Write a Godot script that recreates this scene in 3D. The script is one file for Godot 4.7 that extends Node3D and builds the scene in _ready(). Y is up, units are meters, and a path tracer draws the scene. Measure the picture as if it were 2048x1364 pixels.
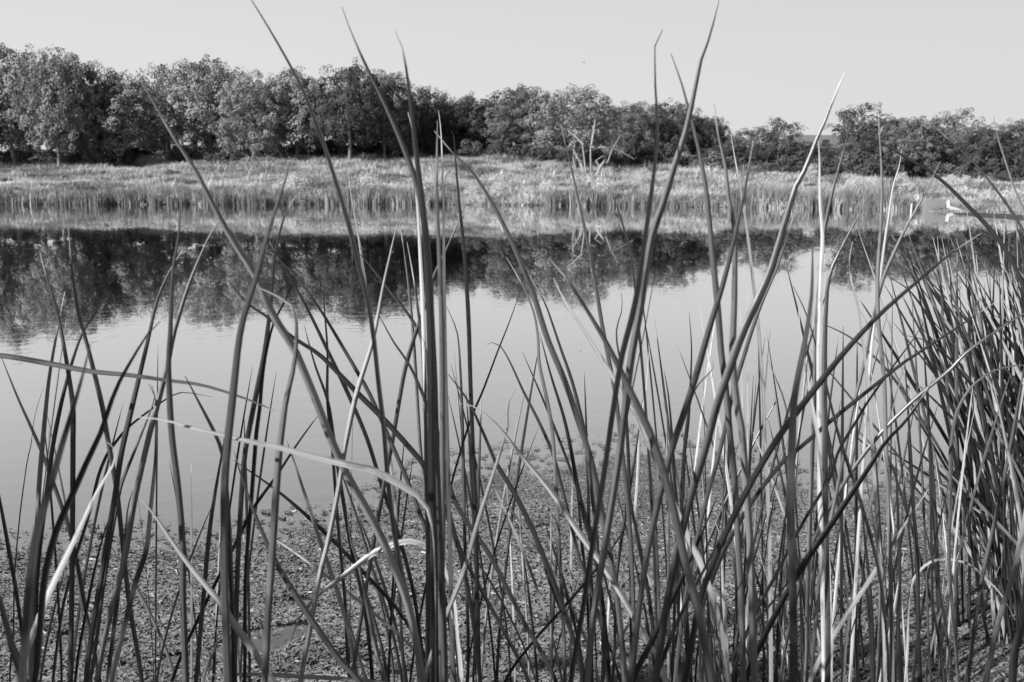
extends Node3D
# A pond seen through cattails, a far bank of dry grass and a line of oaks, all in greys as in the black and white photograph.
const F := 2000.0                    # focal length in pixels of the 2048 x 1364 photograph
const EYE := Vector3(0, 1.7, 0)
var tilt := Basis(Vector3.RIGHT, -atan(325.0 / F))
var rng := RandomNumberGenerator.new()
var mounds := FastNoiseLite.new()
var patch := FastNoiseLite.new()
var taken := {}
var M := {}

# ---------------------------------------------------------------- camera geometry
func ray(px: float, py: float) -> Vector3:
	return tilt * Vector3((px - 1024.0) / F, (682.0 - py) / F, -1.0)
func at(px: float, py: float, d: float) -> Vector3:          # the point of that pixel's ray at depth d along the ground
	var r := ray(px, py)
	return EYE + r * (d / -r.z)
func on_water(px: float, py: float) -> Vector3:
	var r := ray(px, py)
	return EYE + r * (-EYE.y / r.y)
func pixel(p: Vector3) -> Vector2:
	var v := tilt.inverse() * (p - EYE)
	return Vector2(1024.0 + F * v.x / -v.z, 682.0 - F * v.y / -v.z)

# ---------------------------------------------------------------- helpers
func numbered(called: String) -> String:
	var n: int = taken.get(called, 0)
	taken[called] = n + 1
	return called if n == 0 else "%s_%03d" % [called, n]
func thing(called: String, label: String, category: String, where := Vector3.ZERO, group := "") -> Node3D:
	var o := Node3D.new()
	o.name = numbered(called)
	add_child(o)
	o.position = where
	tag(o, label, category, group)
	return o
func tag(o: Node, label: String, category: String, group := "") -> void:
	o.set_meta("label", label)
	o.set_meta("category", category)
	if group: o.set_meta("group", group)
func part(called: String, mesh: Mesh, mat: Material, parent: Node) -> MeshInstance3D:
	var o := MeshInstance3D.new()
	o.name = called
	o.mesh = mesh
	o.material_override = mat
	parent.add_child(o, true)
	return o
func structure(called: String, mesh: Mesh, mat: Material) -> MeshInstance3D:
	var o := part(called, mesh, mat, self)
	o.set_meta("kind", "structure")
	return o
func grey(v: float) -> Color:                                # linear reflectance to albedo_color
	return Color(v, v, v).linear_to_srgb()
func mat(v: float, rough := 0.8, back := 0.0, spec := 0.5) -> StandardMaterial3D:
	var m := StandardMaterial3D.new()
	m.albedo_color = grey(v)
	m.roughness = rough
	m.metallic_specular = spec
	m.cull_mode = BaseMaterial3D.CULL_DISABLED
	if back > 0.0:
		m.backlight_enabled = true
		m.backlight = grey(back)
	return m
func tinted(rough := 0.8, back := 0.0, spec := 0.5) -> StandardMaterial3D:
	var m := mat(1.0, rough, back, spec)
	m.vertex_color_use_as_albedo = true
	return m
func noise_tex(freq: float, lo: float, hi: float, size := 512, oct := 4, s := 1, type := FastNoiseLite.TYPE_SIMPLEX_SMOOTH) -> NoiseTexture2D:
	var n := FastNoiseLite.new()
	n.noise_type = type
	n.frequency = freq
	n.fractal_octaves = oct
	n.seed = s
	var t := NoiseTexture2D.new()
	t.width = size; t.height = size
	t.seamless = true
	t.noise = n
	var g := Gradient.new()
	g.set_color(0, grey(lo)); g.set_color(1, grey(hi))
	t.color_ramp = g
	return t
func tris(v: PackedVector3Array, c := PackedColorArray(), n := PackedVector3Array(), uv := PackedVector2Array(), idx := PackedInt32Array()) -> ArrayMesh:
	var a := []
	a.resize(Mesh.ARRAY_MAX)
	a[Mesh.ARRAY_VERTEX] = v
	if c.size(): a[Mesh.ARRAY_COLOR] = c
	if n.size(): a[Mesh.ARRAY_NORMAL] = n
	if uv.size(): a[Mesh.ARRAY_TEX_UV] = uv
	if idx.size(): a[Mesh.ARRAY_INDEX] = idx
	var m := ArrayMesh.new()
	m.add_surface_from_arrays(Mesh.PRIMITIVE_TRIANGLES, a)
	return m
func tube(v: PackedVector3Array, n: PackedVector3Array, pts: Array, radii: Array, sides := 6) -> void:
	var rings := []
	for i in pts.size():
		var t: Vector3 = (pts[mini(i + 1, pts.size() - 1)] - pts[maxi(i - 1, 0)]).normalized()
		var s := t.cross(Vector3(0.3, 0.1, 0.95)).normalized()
		var b := s.cross(t)
		var ring := []
		for k in sides:
			var a := TAU * k / sides
			var d: Vector3 = s * cos(a) + b * sin(a)
			ring.append([pts[i] + d * radii[i], d])
		rings.append(ring)
	for i in pts.size() - 1:
		for k in sides:
			var a = rings[i][k]; var b = rings[i][(k + 1) % sides]; var c = rings[i + 1][k]; var d = rings[i + 1][(k + 1) % sides]
			for q in [a, b, c, b, d, c]:
				v.append(q[0]); n.append(q[1])
func box(v: PackedVector3Array, c: Vector3, s: Vector3) -> void:
	var h := s / 2.0
	for f in [[Vector3.RIGHT, Vector3.UP, Vector3.BACK], [Vector3.LEFT, Vector3.UP, Vector3.FORWARD], [Vector3.UP, Vector3.BACK, Vector3.RIGHT], [Vector3.DOWN, Vector3.FORWARD, Vector3.RIGHT], [Vector3.BACK, Vector3.UP, Vector3.LEFT], [Vector3.FORWARD, Vector3.UP, Vector3.RIGHT]]:
		var o: Vector3 = c + f[0] * h
		var a: Vector3 = f[1] * h; var b: Vector3 = f[2] * h
		for q in [o - a - b, o + a - b, o + a + b, o - a - b, o + a + b, o - a + b]: v.append(q)
func quad(v: PackedVector3Array, a: Vector3, b: Vector3, c: Vector3, d: Vector3) -> void:
	for q in [a, b, c, a, c, d]: v.append(q)
func swarm(called: String, mesh: Mesh, m: Material, places: Array, colors := PackedColorArray(), parent: Node = self) -> MultiMeshInstance3D:
	var mm := MultiMesh.new()
	mm.transform_format = MultiMesh.TRANSFORM_3D
	mm.use_colors = colors.size() > 0
	mm.mesh = mesh
	mm.instance_count = places.size()
	for i in places.size():
		mm.set_instance_transform(i, places[i])
		if colors.size(): mm.set_instance_color(i, colors[i])
	var o := MultiMeshInstance3D.new()
	o.name = called
	o.multimesh = mm
	o.material_override = m
	o.set_meta("kind", "stuff")
	parent.add_child(o, true)
	return o
func turn(yaw: float, lean: float, towards: float, s: Vector3) -> Basis:
	return Basis(Vector3(cos(towards), 0, sin(towards)), lean) * Basis(Vector3.UP, yaw) * Basis.from_scale(s)
func ramp(x: float, xs: Array, ys: Array) -> float:
	if x <= xs[0]: return ys[0]
	for i in xs.size() - 1:
		if x < xs[i + 1]: return lerpf(ys[i], ys[i + 1], (x - xs[i]) / (xs[i + 1] - xs[i]))
	return ys[-1]

# ---------------------------------------------------------------- land
func shore(u: float) -> float:                               # distance of the far waterline, by bearing
	return ramp(1024.0 + F * u, [-3000, 0, 900, 1400, 1850, 2100, 5000], [74, 66.5, 66.5, 61.0, 54.0, 48.5, 30.0]) + 0.7 * patch.get_noise_2d(u * 400.0, 3.0)
func ground(x: float, z: float) -> float:
	var d := -z
	if d < 14.0:
		return ramp(d, [-40, -6, 0.9, 2.3, 3.6, 8, 14], [1.5, 0.6, 0.3, 0.0, -0.35, -0.9, -1.2])
	var u := x / d
	var t := d - shore(u)
	if t < 0.0: return maxf(-1.2, t * 0.2)
	var k := ramp(1024.0 + F * u, [-500, 200, 700, 1000, 1500, 1800, 2048], [0.08, 0.084, 0.104, 0.105, 0.077, 0.055, 0.038])
	var h := 0.1 * smoothstep(0.0, 0.6, t) + k * minf(t, 38.0) + 0.05 * clampf(t - 38.0, 0.0, 60.0)
	return h + minf(1.0, t / 5.0) * (0.34 * mounds.get_noise_2d(x, z * 1.6) + 0.14 * mounds.get_noise_2d(x * 3.1 + 40.0, z * 4.0)) * (1.0 if t < 60.0 else 0.3)
func on_land(px: float, d: float) -> Vector3:
	var x := (px - 1024.0) / F * d * 0.995
	return Vector3(x, ground(x, -d), -d)

func sheet(us: Array, rows: Callable, count: int) -> ArrayMesh:
	var v := PackedVector3Array(); var n := PackedVector3Array(); var idx := PackedInt32Array()
	for u in us:
		for k in count:
			v.append(rows.call(u, k))
	for i in us.size():
		for k in count:
			var a := v[mini(i + 1, us.size() - 1) * count + k] - v[maxi(i - 1, 0) * count + k]
			var b := v[i * count + mini(k + 1, count - 1)] - v[i * count + maxi(k - 1, 0)]
			var c := a.cross(b).normalized()
			n.append(c if c.y > 0 else -c)
	for i in us.size() - 1:
		for k in count - 1:
			var a := i * count + k
			for q in [a, a + 1, a + count, a + count, a + 1, a + count + 1]: idx.append(q)
	return tris(v, PackedColorArray(), n, PackedVector2Array(), idx)

# ---------------------------------------------------------------- plants
func make_tuft(blades: int, low: float, high: float, spread: float, wide: float, lean: float) -> ArrayMesh:
	var v := PackedVector3Array(); var n := PackedVector3Array()
	for i in blades:
		var a := rng.randf() * TAU
		var r := spread * sqrt(rng.randf())
		var p := Vector3(cos(a) * r, -0.03, sin(a) * r)
		var h := rng.randf_range(low, high)
		var dir := Vector3(cos(a), 0, sin(a)).lerp(Vector3(rng.randfn(), 0, rng.randfn()), 0.5) * lean * rng.randf_range(0.3, 1.2)
		var b := rng.randf() * PI
		var s := Vector3(cos(b), 0, sin(b)) * wide * rng.randf_range(0.7, 1.3) / 2.0
		var m := p + Vector3(0, h * 0.55, 0) + dir * h * 0.3
		var e := p + Vector3(0, h * (1.0 - 0.25 * dir.length()), 0) + dir * h
		for q in [p - s, p + s, m + s * 0.9, p - s, m + s * 0.9, m - s * 0.9, m - s * 0.9, m + s * 0.9, e]: v.append(q)
	return tris(v)
func leafy(v: PackedVector3Array, c: Vector3, nrm: Vector3, size: float) -> void:
	var a := nrm.cross(Vector3(rng.randfn(), rng.randfn(), rng.randfn())).normalized()
	var b := nrm.cross(a).normalized()
	a *= size * 0.5; b *= size * rng.randf_range(0.28, 0.4)
	var up := nrm * size * 0.12
	for q in [c - a, c + b + up, c + a, c - a, c + a, c - b + up]: v.append(q)
func ball() -> Vector3:
	while true:
		var p := Vector3(rng.randf_range(-1, 1), rng.randf_range(-1, 1), rng.randf_range(-1, 1))
		if p.length_squared() <= 1.0 and p.length_squared() > 0.001: return p
	return Vector3.UP
# A broadleaf tree about 11 m tall and 9 m wide; returns [trunk mesh, crown mesh].
func make_tree(s: int, lobes: int, leaves: int, base_at: float, leaf: float, ragged: float, stems := 1, top_heavy := 0.5) -> Array:
	rng.seed = s
	var v := PackedVector3Array(); var tv := PackedVector3Array(); var tn := PackedVector3Array()
	var centres := []
	var tries := 0
	while centres.size() < lobes and tries < 6000:
		tries += 1
		var hh := rng.randf()
		var y := lerpf(base_at * 11.0, 9.9, hh)
		var wide := 4.5 * sqrt(maxf(0.02, 1.0 - pow(absf(hh - 0.4) / 0.64, 2.3)))
		var a := rng.randf() * TAU
		var r := wide * sqrt(rng.randf_range(0.12, 1.0)) * rng.randf_range(0.82, 1.0)
		var c := Vector3(cos(a) * r, y, sin(a) * r)
		var ok := true
		for o in centres:
			if c.distance_to(o[0]) < 1.3: ok = false
		if ok: centres.append([c, rng.randf_range(0.85, 1.5)])
	for o in centres:
		var c: Vector3 = o[0]; var r: float = o[1]
		var subs := []
		for i in 7: subs.append(ball().normalized() * Vector3(1, 0.9, 1) * r * rng.randf_range(0.55, 0.8 + ragged))
		for i in leaves:
			var sub: Vector3 = subs[i % 7]
			var off := ball()
			off = off.normalized() * pow(off.length(), 0.6)
			if off.y < -0.2 and rng.randf() < 0.3: off.y = -off.y
			var p: Vector3 = c + sub + off * r * 0.46
			var nrm: Vector3 = (off * 0.7 + sub / r * 1.1 + ball() * 0.55 + Vector3(0, 0.15, 0)).normalized()
			leafy(v, p, nrm, leaf * rng.randf_range(0.7, 1.35))
	# trunk and limbs
	for st in stems:
		var foot := Vector3(rng.randfn() * 0.25, -0.2, rng.randfn() * 0.25) * (1.0 if stems > 1 else 0.2)
		foot.y = -0.3
		var lean := Vector3(rng.randfn() * 0.5, 0, rng.randfn() * 0.5) * (2.4 if stems > 1 else 1.0)
		var fork := foot + Vector3(0, 11.0 * lerpf(0.3, 0.42, rng.randf()), 0) + lean * 0.7
		var r0 := 0.24 if stems == 1 else 0.14
		tube(tv, tn, [foot, foot.lerp(fork, 0.1), foot.lerp(fork, 0.5) + Vector3(rng.randfn(), 0, rng.randfn()) * 0.12, fork], [r0 * 1.5, r0 * 1.05, r0 * 0.9, r0 * 0.7], 8)
		for k in (9 if stems == 1 else 5):
			var e: Vector3 = centres[rng.randi() % centres.size()][0]
			var mid := fork.lerp(e, 0.5) + Vector3(rng.randfn(), absf(rng.randfn()), rng.randfn()) * 0.4
			tube(tv, tn, [fork, mid, e], [r0 * 0.55, r0 * 0.36, r0 * 0.12], 5)
	return [tris(tv, PackedColorArray(), tn), tris(v)]
func make_shrub(s: int, high: float, wide: float, count: int, leaf: float, spiky := 0.0) -> Array:
	rng.seed = s
	var v := PackedVector3Array(); var tv := PackedVector3Array(); var tn := PackedVector3Array()
	var clumps := []
	for i in 26:
		var b := ball()
		clumps.append(Vector3(b.x * wide * 0.42, (0.22 + 0.62 * absf(b.y)) * high, b.z * wide * 0.42))
	for i in count:
		var c: Vector3 = clumps[i % clumps.size()]
		var o := ball()
		var p := c + Vector3(o.x * wide * 0.16, o.y * high * (0.15 + spiky), o.z * wide * 0.16)
		if p.y < 0.02: p.y = 0.02
		leafy(v, p, (o + ball() * 0.7 + Vector3(0, 0.3, 0)).normalized(), leaf * rng.randf_range(0.7, 1.3))
	for i in 9:
		var c: Vector3 = clumps[i]
		tube(tv, tn, [Vector3(c.x * 0.2, -0.1, c.z * 0.2), Vector3(c.x * 0.6, c.y * 0.5, c.z * 0.6), c], [0.03, 0.022, 0.01], 4)
	return [tris(tv, PackedColorArray(), tn), tris(v)]

# ---------------------------------------------------------------- cattail leaves
# A leaf along pts (base first): crescent section with real thickness, tapering to the tip.
func smooth_path(pts: Array, step: float) -> Array:
	var c := Curve3D.new()
	c.bake_interval = step
	for i in pts.size():
		var t := Vector3.ZERO
		if i > 0 and i < pts.size() - 1:
			var a: float = pts[i].distance_to(pts[i - 1]); var b: float = pts[i + 1].distance_to(pts[i])
			t = (pts[i + 1] - pts[i - 1]).normalized() * minf(a, b) / 3.0
		c.add_point(pts[i], -t, t)
	var out := []
	var n := maxi(8, int(c.get_baked_length() / step))
	for i in n + 1: out.append(c.sample_baked(c.get_baked_length() * i / n, true))
	return out
func make_leaf(pts: Array, wide: float, kind: String, origin: Vector3, yaw: float, twist: float, seen_from := 0.35) -> ArrayMesh:
	var path := smooth_path(pts, 0.022)
	var v := PackedVector3Array(); var n := PackedVector3Array(); var c := PackedColorArray(); var uv := PackedVector2Array(); var idx := PackedInt32Array()
	var rib := rng.randf_range(0.08, 0.2)                       # height of the crease along the leaf
	var off := rng.randf_range(-0.12, 0.12)
	var prof := [[-0.5, 0.0, -0.7, 0.75], [off, rib, -rib * 2.0, 1.0], [off, rib, rib * 2.0, 1.0], [0.5, 0.0, 0.7, 0.75], [0.5, 0.0, 0.15, -1.0], [off, rib * 0.3, 0.1, -1.0], [off, rib * 0.3, -0.1, -1.0], [-0.5, 0.0, -0.15, -1.0]]
	var tone := {"g": 0.12, "d": 0.036, "t": 0.12, "p": 0.46, "q": 0.5, "s": 0.42}[kind] * rng.randf_range(0.6, 1.2) as float  # the d tone is green darkened to stand for leaves in shade
	if kind in ["g", "t"]: tone *= 1.9 if rng.randf() < 0.3 else 0.8  # light or dark per leaf, imitating sunlit against shaded ones by colour
	var dry := rng.randf_range(0.015, 0.05) if kind in ["t", "p", "q", "s"] else (rng.randf_range(0.008, 0.02) if rng.randf() < 0.5 else 0.0)
	var u0 := rng.randf(); var v0 := rng.randf() * 7.0
	var length := 0.0
	var last := path.size() - 1
	var bands := []
	if kind == "s":
		for i in 5: bands.append([rng.randf_range(0.3, 1.0), rng.randf_range(0.008, 0.03)])
	for i in path.size():
		var s := float(i) / last
		var t: Vector3 = (path[mini(i + 1, last)] - path[maxi(i - 1, 0)]).normalized()
		var p: Vector3 = path[i]
		if i > 0: length += p.distance_to(path[i - 1])
		var view := (EYE - p); view.y = 0; view = view.normalized()
		var side := t.cross(view)
		if side.length() < 0.05: side = t.cross(Vector3.UP)
		side = side.normalized()
		side = side.rotated(t, yaw * (1.0 - absf(t.x) * 0.7) + twist * s * (1.0 - absf(t.x)) + (0.5 if kind == "d" else -0.75) * t.x * absf(t.x))
		var nrm := side.cross(t).normalized()
		var w := wide * (0.8 + 0.2 * smoothstep(0.0, 0.3, s)) / maxf(0.84, cos(yaw + twist * 0.6))
		if s > 0.8: w *= pow(maxf(0.0, (1.0 - s) / 0.2), 0.62)
		if kind == "q": w *= lerpf(0.13, 1.0, smoothstep(0.71, 0.79, s))     # a withered leaf hanging by a thin shrivelled base
		w = maxf(w, 0.0012)
		var thick := 1.0 + 0.7 * (1.0 - smoothstep(0.0, 0.45, s))
		var col := tone
		if kind == "p": col *= 1.0 if s > 0.25 else 0.75
		if s > 1.0 - dry: col = 0.46
		for b in bands:
			if absf(s - b[0]) < b[1]: col = 0.09
		for q in prof:
			v.append(p + side * q[0] * w + nrm * q[1] * w * thick - origin)
			n.append((side * q[2] + nrm * q[3]).normalized())
			c.append(Color(col, col, col))
			uv.append(Vector2(u0 + (q[0] + 0.5) * 0.5, v0 + length * 0.8))
		if i > 0:
			var a := (i - 1) * 8; var b2 := i * 8
			for k in [0, 2, 4, 6]:
				var k2: int = k + 1
				for q in [a + k, b2 + k, a + k2, a + k2, b2 + k, b2 + k2]: idx.append(q)
	return tris(v, c, n, uv, idx)

# Leaves traced in the photograph: width in pixels, kind (g green, d green darkened to stand for shade, t green with dry tip, p pale dry, s blotched), points from base to tip.
const REEDS := [
	[26, "s", [45,1364, 50,1290, 57,1194, 70,1084, 88,1012, 101,970, 121,900, 137,847, 161,766, 181,688]],
	[24, "g", [60,1420, 48,1364, 22,1285, 0,1201, -30,1110]],
	[10, "d", [45,1364, 45,1275, 30,1168, 15,1084, 0,1003, -25,880]],
	[9, "g", [200,1364, 175,1240, 150,1102, 125,1018, 82,900, 37,799, 2,712]],
	[10, "d", [20,1364, 27,1270, 29,1157, 40,1029, 55,919, 62,890, 70,830, 88,772]],
	[11, "t", [62,1364, 70,1150, 78,975, 85,890, 97,766, 110,686, 130,583]],
	[12, "t", [141,1364, 143,1230, 145,1047, 146,880, 145,803, 125,675, 110,609, 88,536, 80,506]],
	[11, "t", [284,1364, 257,1194, 235,992, 213,864, 205,814, 180,711, 158,627, 145,547, 137,457]],
	[10, "t", [68,1364, 70,1320, 73,1175, 81,1084, 95,974, 106,890, 125,796, 147,715, 172,653, 221,589]],
	[22, "d", [70,1364, 75,1330, 84,1205, 92,1139, 114,1058, 147,985, 176,919, 202,864, 220,810, 242,757, 293,671, 321,642]],
	[13, "g", [172,1364, 205,1139, 231,985, 244,900, 271,785, 293,693, 315,598, 341,539, 366,500]],
	[9, "g", [180,1364, 210,1150, 240,978, 262,920, 290,850, 310,795, 303,770]],
	[13, "t", [194,1364, 220,1230, 249,1120, 271,992, 300,864, 306,843, 335,730, 348,667, 374,580, 394,528, 420,470, 441,433]],
	[15, "g", [372,1364, 366,1194, 365,1084, 356,974, 343,864, 337,730, 341,657, 345,547, 357,473, 361,411]],
	[14, "s", [222,1364, 235,1310, 249,1252, 271,1165, 293,1099, 300,1029, 311,919, 312,860, 313,803, 297,767]],
	[17, "p", [30,1364, 40,1340, 73,1249, 103,1175, 147,1084, 190,992, 216,948, 231,919, 233,893, 222,882, 214,884]],
	[9, "d", [150,1364, 160,1290, 185,1160, 200,1095, 224,1018]],
	[9, "d", [106,1364, 125,1220, 150,1120, 176,1036, 198,948, 216,905, 225,893, 257,854, 319,807, 359,785, 392,788, 424,794]],
	[11, "s", [215,1364, 235,1200, 250,1084, 255,1020, 265,981]],
	[17, "p", [560,1390, 530,1340, 506,1300, 470,1250, 440,1205, 377,1128, 344,1082, 311,1033, 278,991]],
	[14, "g", [-330,1400, -290,1150, -220,880, -150,760, -80,715, 0,711, 103,728, 183,743, 257,750, 337,761, 403,770, 476,792, 542,818, 579,840]],
	[18, "q", [872,1400, 871,1200, 868,1090, 860,1030, 841,996, 790,963, 735,937, 697,930, 623,912, 550,893, 495,882, 440,869, 385,856, 330,840, 275,834]],
	[19, "g", [456,1364, 449,1150, 449,980, 455,890, 467,780, 478,680, 491,620, 509,565, 531,484, 557,400, 574,350, 579,313]],
	[18, "t", [845,1364, 836,1300, 815,1205, 775,1102, 735,1022, 695,952, 656,864, 630,796, 586,693, 550,638, 513,557, 465,480, 427,412, 393,344, 342,265, 280,157]],
	[12, "t", [469,1364, 476,1120, 484,974, 491,900, 513,785, 528,711, 542,605, 550,510, 564,448, 574,422, 593,390]],
	[12, "d", [489,1364, 491,1157, 502,1010, 513,864, 519,821, 528,730, 546,649, 572,598, 590,547]],
	[17, "t", [528,1364, 531,1340, 536,1230, 545,1100, 551,1000, 558,908, 565,850, 572,800, 588,730, 594,660, 590,630, 578,605, 550,590, 519,576]],
	[11, "d", [960,1364, 940,1200, 914,1084, 885,1010, 852,937, 823,900, 772,843, 717,788, 641,711, 586,675, 531,631, 495,607, 458,563]],
	[9, "d", [850,1364, 830,1200, 800,1080, 760,960, 735,880, 700,796, 660,711, 616,620, 572,539, 539,484]],
	[10, "g", [910,1364, 900,1250, 870,1120, 830,1000, 780,880, 740,790, 700,719, 641,620, 586,547, 541,504]],
	[17, "g", [840,1364, 830,1267, 805,1157, 786,1047, 775,950, 768,860, 757,766, 748,680, 735,600, 715,520, 697,446, 649,292, 608,186, 581,132, 540,60, 503,0, 480,-35]],
	[16, "t", [890,1364, 885,1200, 878,1040, 872,900, 868,760, 862,640, 856,520, 848,440, 835,374, 817,320, 794,262, 763,193, 732,132, 700,60, 684,14]],
	[18, "d", [872,1364, 868,1100, 863,900, 862,700, 857,560, 850,460, 840,368, 832,306, 821,204, 811,128, 805,98, 790,62]],
	[10, "p", [858,1364, 855,900, 850,760, 845,600, 838,460, 834,400, 830,340, 828,280, 816,224]],
	[13, "t", [905,1364, 900,1100, 895,900, 890,700, 888,547, 887,402, 885,350, 882,265, 877,221]],
	[13, "t", [880,1364, 885,1100, 885,900, 884,690, 880,547, 874,400, 874,300, 875,241]],
	[14, "t", [1250,1364, 1235,1200, 1215,1084, 1200,1003, 1182,919, 1167,873, 1131,766, 1094,675, 1065,583, 1035,510, 1010,455, 978,395, 944,344, 906,306, 869,262]],
	[10, "d", [960,1364, 955,1194, 951,1010, 946,900, 941,766, 937,638, 929,510, 918,400, 910,306, 907,256, 903,262]],
	[8, "t", [870,1364, 855,1010, 841,900, 827,679, 816,561, 801,455, 786,420]],
	[12, "p", [600,1364, 638,1157, 656,1084, 678,974, 689,900, 713,788, 746,680, 768,565, 794,448]],
	[10, "t", [865,1364, 858,1000, 850,800, 845,693, 838,635, 827,554, 814,484]],
	[10, "t", [705,1364, 720,1250, 745,1100, 770,960, 786,876, 808,748, 827,679, 845,627, 867,554, 893,499, 918,440, 933,396]],
	[9, "t", [1130,1364, 1125,1205, 1120,1120, 1112,974, 1103,850, 1079,730, 1076,675, 1068,627, 1046,572, 1013,515]],
	[9, "d", [820,1364, 850,1180, 885,1040, 905,960, 922,900, 944,832, 966,781, 995,704, 1021,638, 1046,565]],
	[9, "t", [1205,1364, 1195,1100, 1180,950, 1171,873, 1145,766, 1120,693, 1094,616, 1076,580, 1056,548]],
	[9, "d", [1220,1364, 1205,1200, 1186,1091, 1171,1047, 1152,955, 1142,900, 1127,832, 1101,748, 1079,664]],
	[8, "g", [1215,1364, 1200,1240, 1160,1120, 1135,1020, 1115,940, 1101,895, 1076,840, 1046,781, 1021,726, 1002,693, 984,685, 966,691]],
	[20, "t", [1425,1364, 1410,1285, 1395,1212, 1370,1120, 1345,1010, 1322,930, 1299,864, 1260,780, 1215,690, 1167,609, 1131,554, 1098,517]],
	[15, "p", [1458,1364, 1440,1250, 1410,1150, 1381,1084, 1348,1010, 1318,930, 1290,870, 1252,796, 1215,737, 1171,664, 1131,605, 1107,556]],
	[11, "g", [1270,1364, 1265,1150, 1255,1000, 1241,876, 1233,803, 1222,741, 1204,649, 1189,554, 1175,484, 1156,395, 1142,333, 1129,282, 1122,248]],
	[10, "t", [1315,1364, 1310,1150, 1300,950, 1290,800, 1280,680, 1270,576, 1263,517, 1244,444, 1226,390, 1204,327]],
	[21, "d", [1142,1364, 1164,1230, 1186,1084, 1204,974, 1215,900, 1226,821, 1244,711, 1263,638, 1277,572, 1288,492, 1303,385, 1310,327, 1315,265, 1313,210, 1311,180, 1310,128, 1311,80, 1325,60]],
	[16, "g", [1175,1364, 1185,1250, 1205,1120, 1225,1000, 1240,900, 1250,820, 1262,720, 1280,620, 1292,540, 1306,465, 1327,405, 1348,335, 1369,272, 1386,197, 1403,115, 1420,70, 1437,0, 1442,-30]],
	[14, "d", [1167,1364, 1189,1230, 1200,1120, 1222,974, 1246,876, 1263,785, 1285,679, 1303,583, 1318,503, 1329,448, 1333,400]],
	[14, "g", [1487,1364, 1484,1230, 1476,1084, 1469,956, 1460,870, 1450,760, 1443,711, 1436,620, 1425,510, 1413,385, 1399,306, 1386,251, 1375,210, 1362,163, 1342,108]],
	[17, "t", [1509,1364, 1506,1267, 1502,1120, 1495,1010, 1484,864, 1473,803, 1465,711, 1469,583, 1469,455, 1457,395, 1451,333, 1437,272, 1428,207]],
	[10, "t", [1542,1364, 1540,1200, 1538,1050, 1531,900, 1528,803, 1517,657, 1506,561, 1496,477, 1485,402, 1474,340, 1461,268]],
	[15, "g", [1260,1364, 1280,1200, 1300,1080, 1325,970, 1348,884, 1370,821, 1396,737, 1421,649, 1447,565, 1469,477, 1488,390, 1498,333, 1507,282]],
	[18, "g", [1310,1364, 1335,1200, 1360,1080, 1385,981, 1410,900, 1436,803, 1462,730, 1484,668, 1513,605, 1539,547, 1564,466, 1591,374, 1611,337, 1635,275, 1649,245, 1669,193, 1690,145]],
	[10, "g", [1350,1364, 1370,1200, 1400,1050, 1440,900, 1465,790, 1490,705, 1520,615, 1560,520, 1590,420]],
	[12, "p", [1648,1364, 1645,1150, 1640,1000, 1640,900, 1638,711, 1641,583, 1645,473, 1640,402, 1639,316, 1635,262]],
	[10, "g", [1610,1364, 1615,1200, 1620,1050, 1625,900, 1630,760, 1632,660, 1640,560, 1648,470, 1658,415, 1673,354, 1690,292, 1705,227]],
	[10, "t", [1785,1364, 1782,1200, 1778,1050, 1772,900, 1768,760, 1757,650, 1755,560, 1760,480, 1764,402, 1763,333, 1758,251, 1757,210]],
	[8, "p", [1700,1364, 1715,1100, 1725,950, 1735,800, 1745,680, 1760,560, 1770,480, 1779,422, 1786,374, 1799,330, 1803,299]],
	[10, "g", [1620,1364, 1640,1150, 1670,1000, 1690,900, 1705,820, 1730,720, 1745,640, 1769,550, 1788,506, 1810,459, 1843,400, 1861,364, 1881,323]],
	[17, "d", [1370,1364, 1400,1200, 1450,1070, 1505,960, 1560,870, 1620,790, 1678,717, 1725,664, 1769,620, 1824,572, 1898,510, 1964,466]],
	[12, "d", [1360,1364, 1380,1280, 1440,1120, 1500,1010, 1560,930, 1605,891, 1660,843, 1714,799, 1769,755, 1806,726, 1861,690, 1934,642, 1993,603]],
	[11, "d", [1460,1364, 1500,1250, 1557,1139, 1605,1047, 1660,956, 1678,900, 1714,840, 1736,803, 1788,730, 1824,682, 1854,635]],
	[15, "d", [1490,1364, 1540,1250, 1600,1140, 1656,1058, 1700,992, 1744,926, 1770,885, 1813,840, 1854,781, 1868,748]],
	[8, "g", [1560,1364, 1580,1250, 1620,1100, 1680,980, 1750,880, 1824,803, 1898,741, 1934,704, 1989,664, 2048,627, 2120,590]],
	[8, "t", [1916,1364, 1909,1267, 1898,1120, 1901,1010, 1901,900, 1912,829, 1934,785, 1964,755, 2000,737, 2048,730, 2090,735]],
	[9, "d", [2095,1364, 2090,900, 2080,750, 2060,620, 2033,540, 2008,495, 1971,448, 1936,412, 1895,371, 1861,344, 1809,313, 1755,282, 1703,262]],
	[8, "g", [2120,1364, 2110,900, 2100,700, 2075,560, 2050,470, 2011,405, 1980,364, 1950,327, 1912,292, 1874,257]],
	[8, "g", [2100,1364, 2100,1000, 2090,700, 2070,520, 2048,426, 2028,374, 2011,323, 1997,279, 1987,234]],
	[13, "g", [1655,1364, 1655,1200, 1652,1050, 1650,900, 1649,730, 1652,620, 1660,547, 1689,484, 1733,400, 1741,384]],
	[11, "s", [1770,1364, 1765,1200, 1755,1050, 1745,900, 1736,766, 1729,711, 1718,620, 1703,565, 1697,530, 1705,484]],
	[19, "g", [1586,1364, 1585,1157, 1581,1010, 1585,864, 1588,803, 1597,748, 1608,693, 1623,594, 1625,484]],
	[8, "d", [1345,1364, 1350,1200, 1365,1000, 1370,900, 1377,840, 1381,766, 1383,693, 1378,622]],
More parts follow.
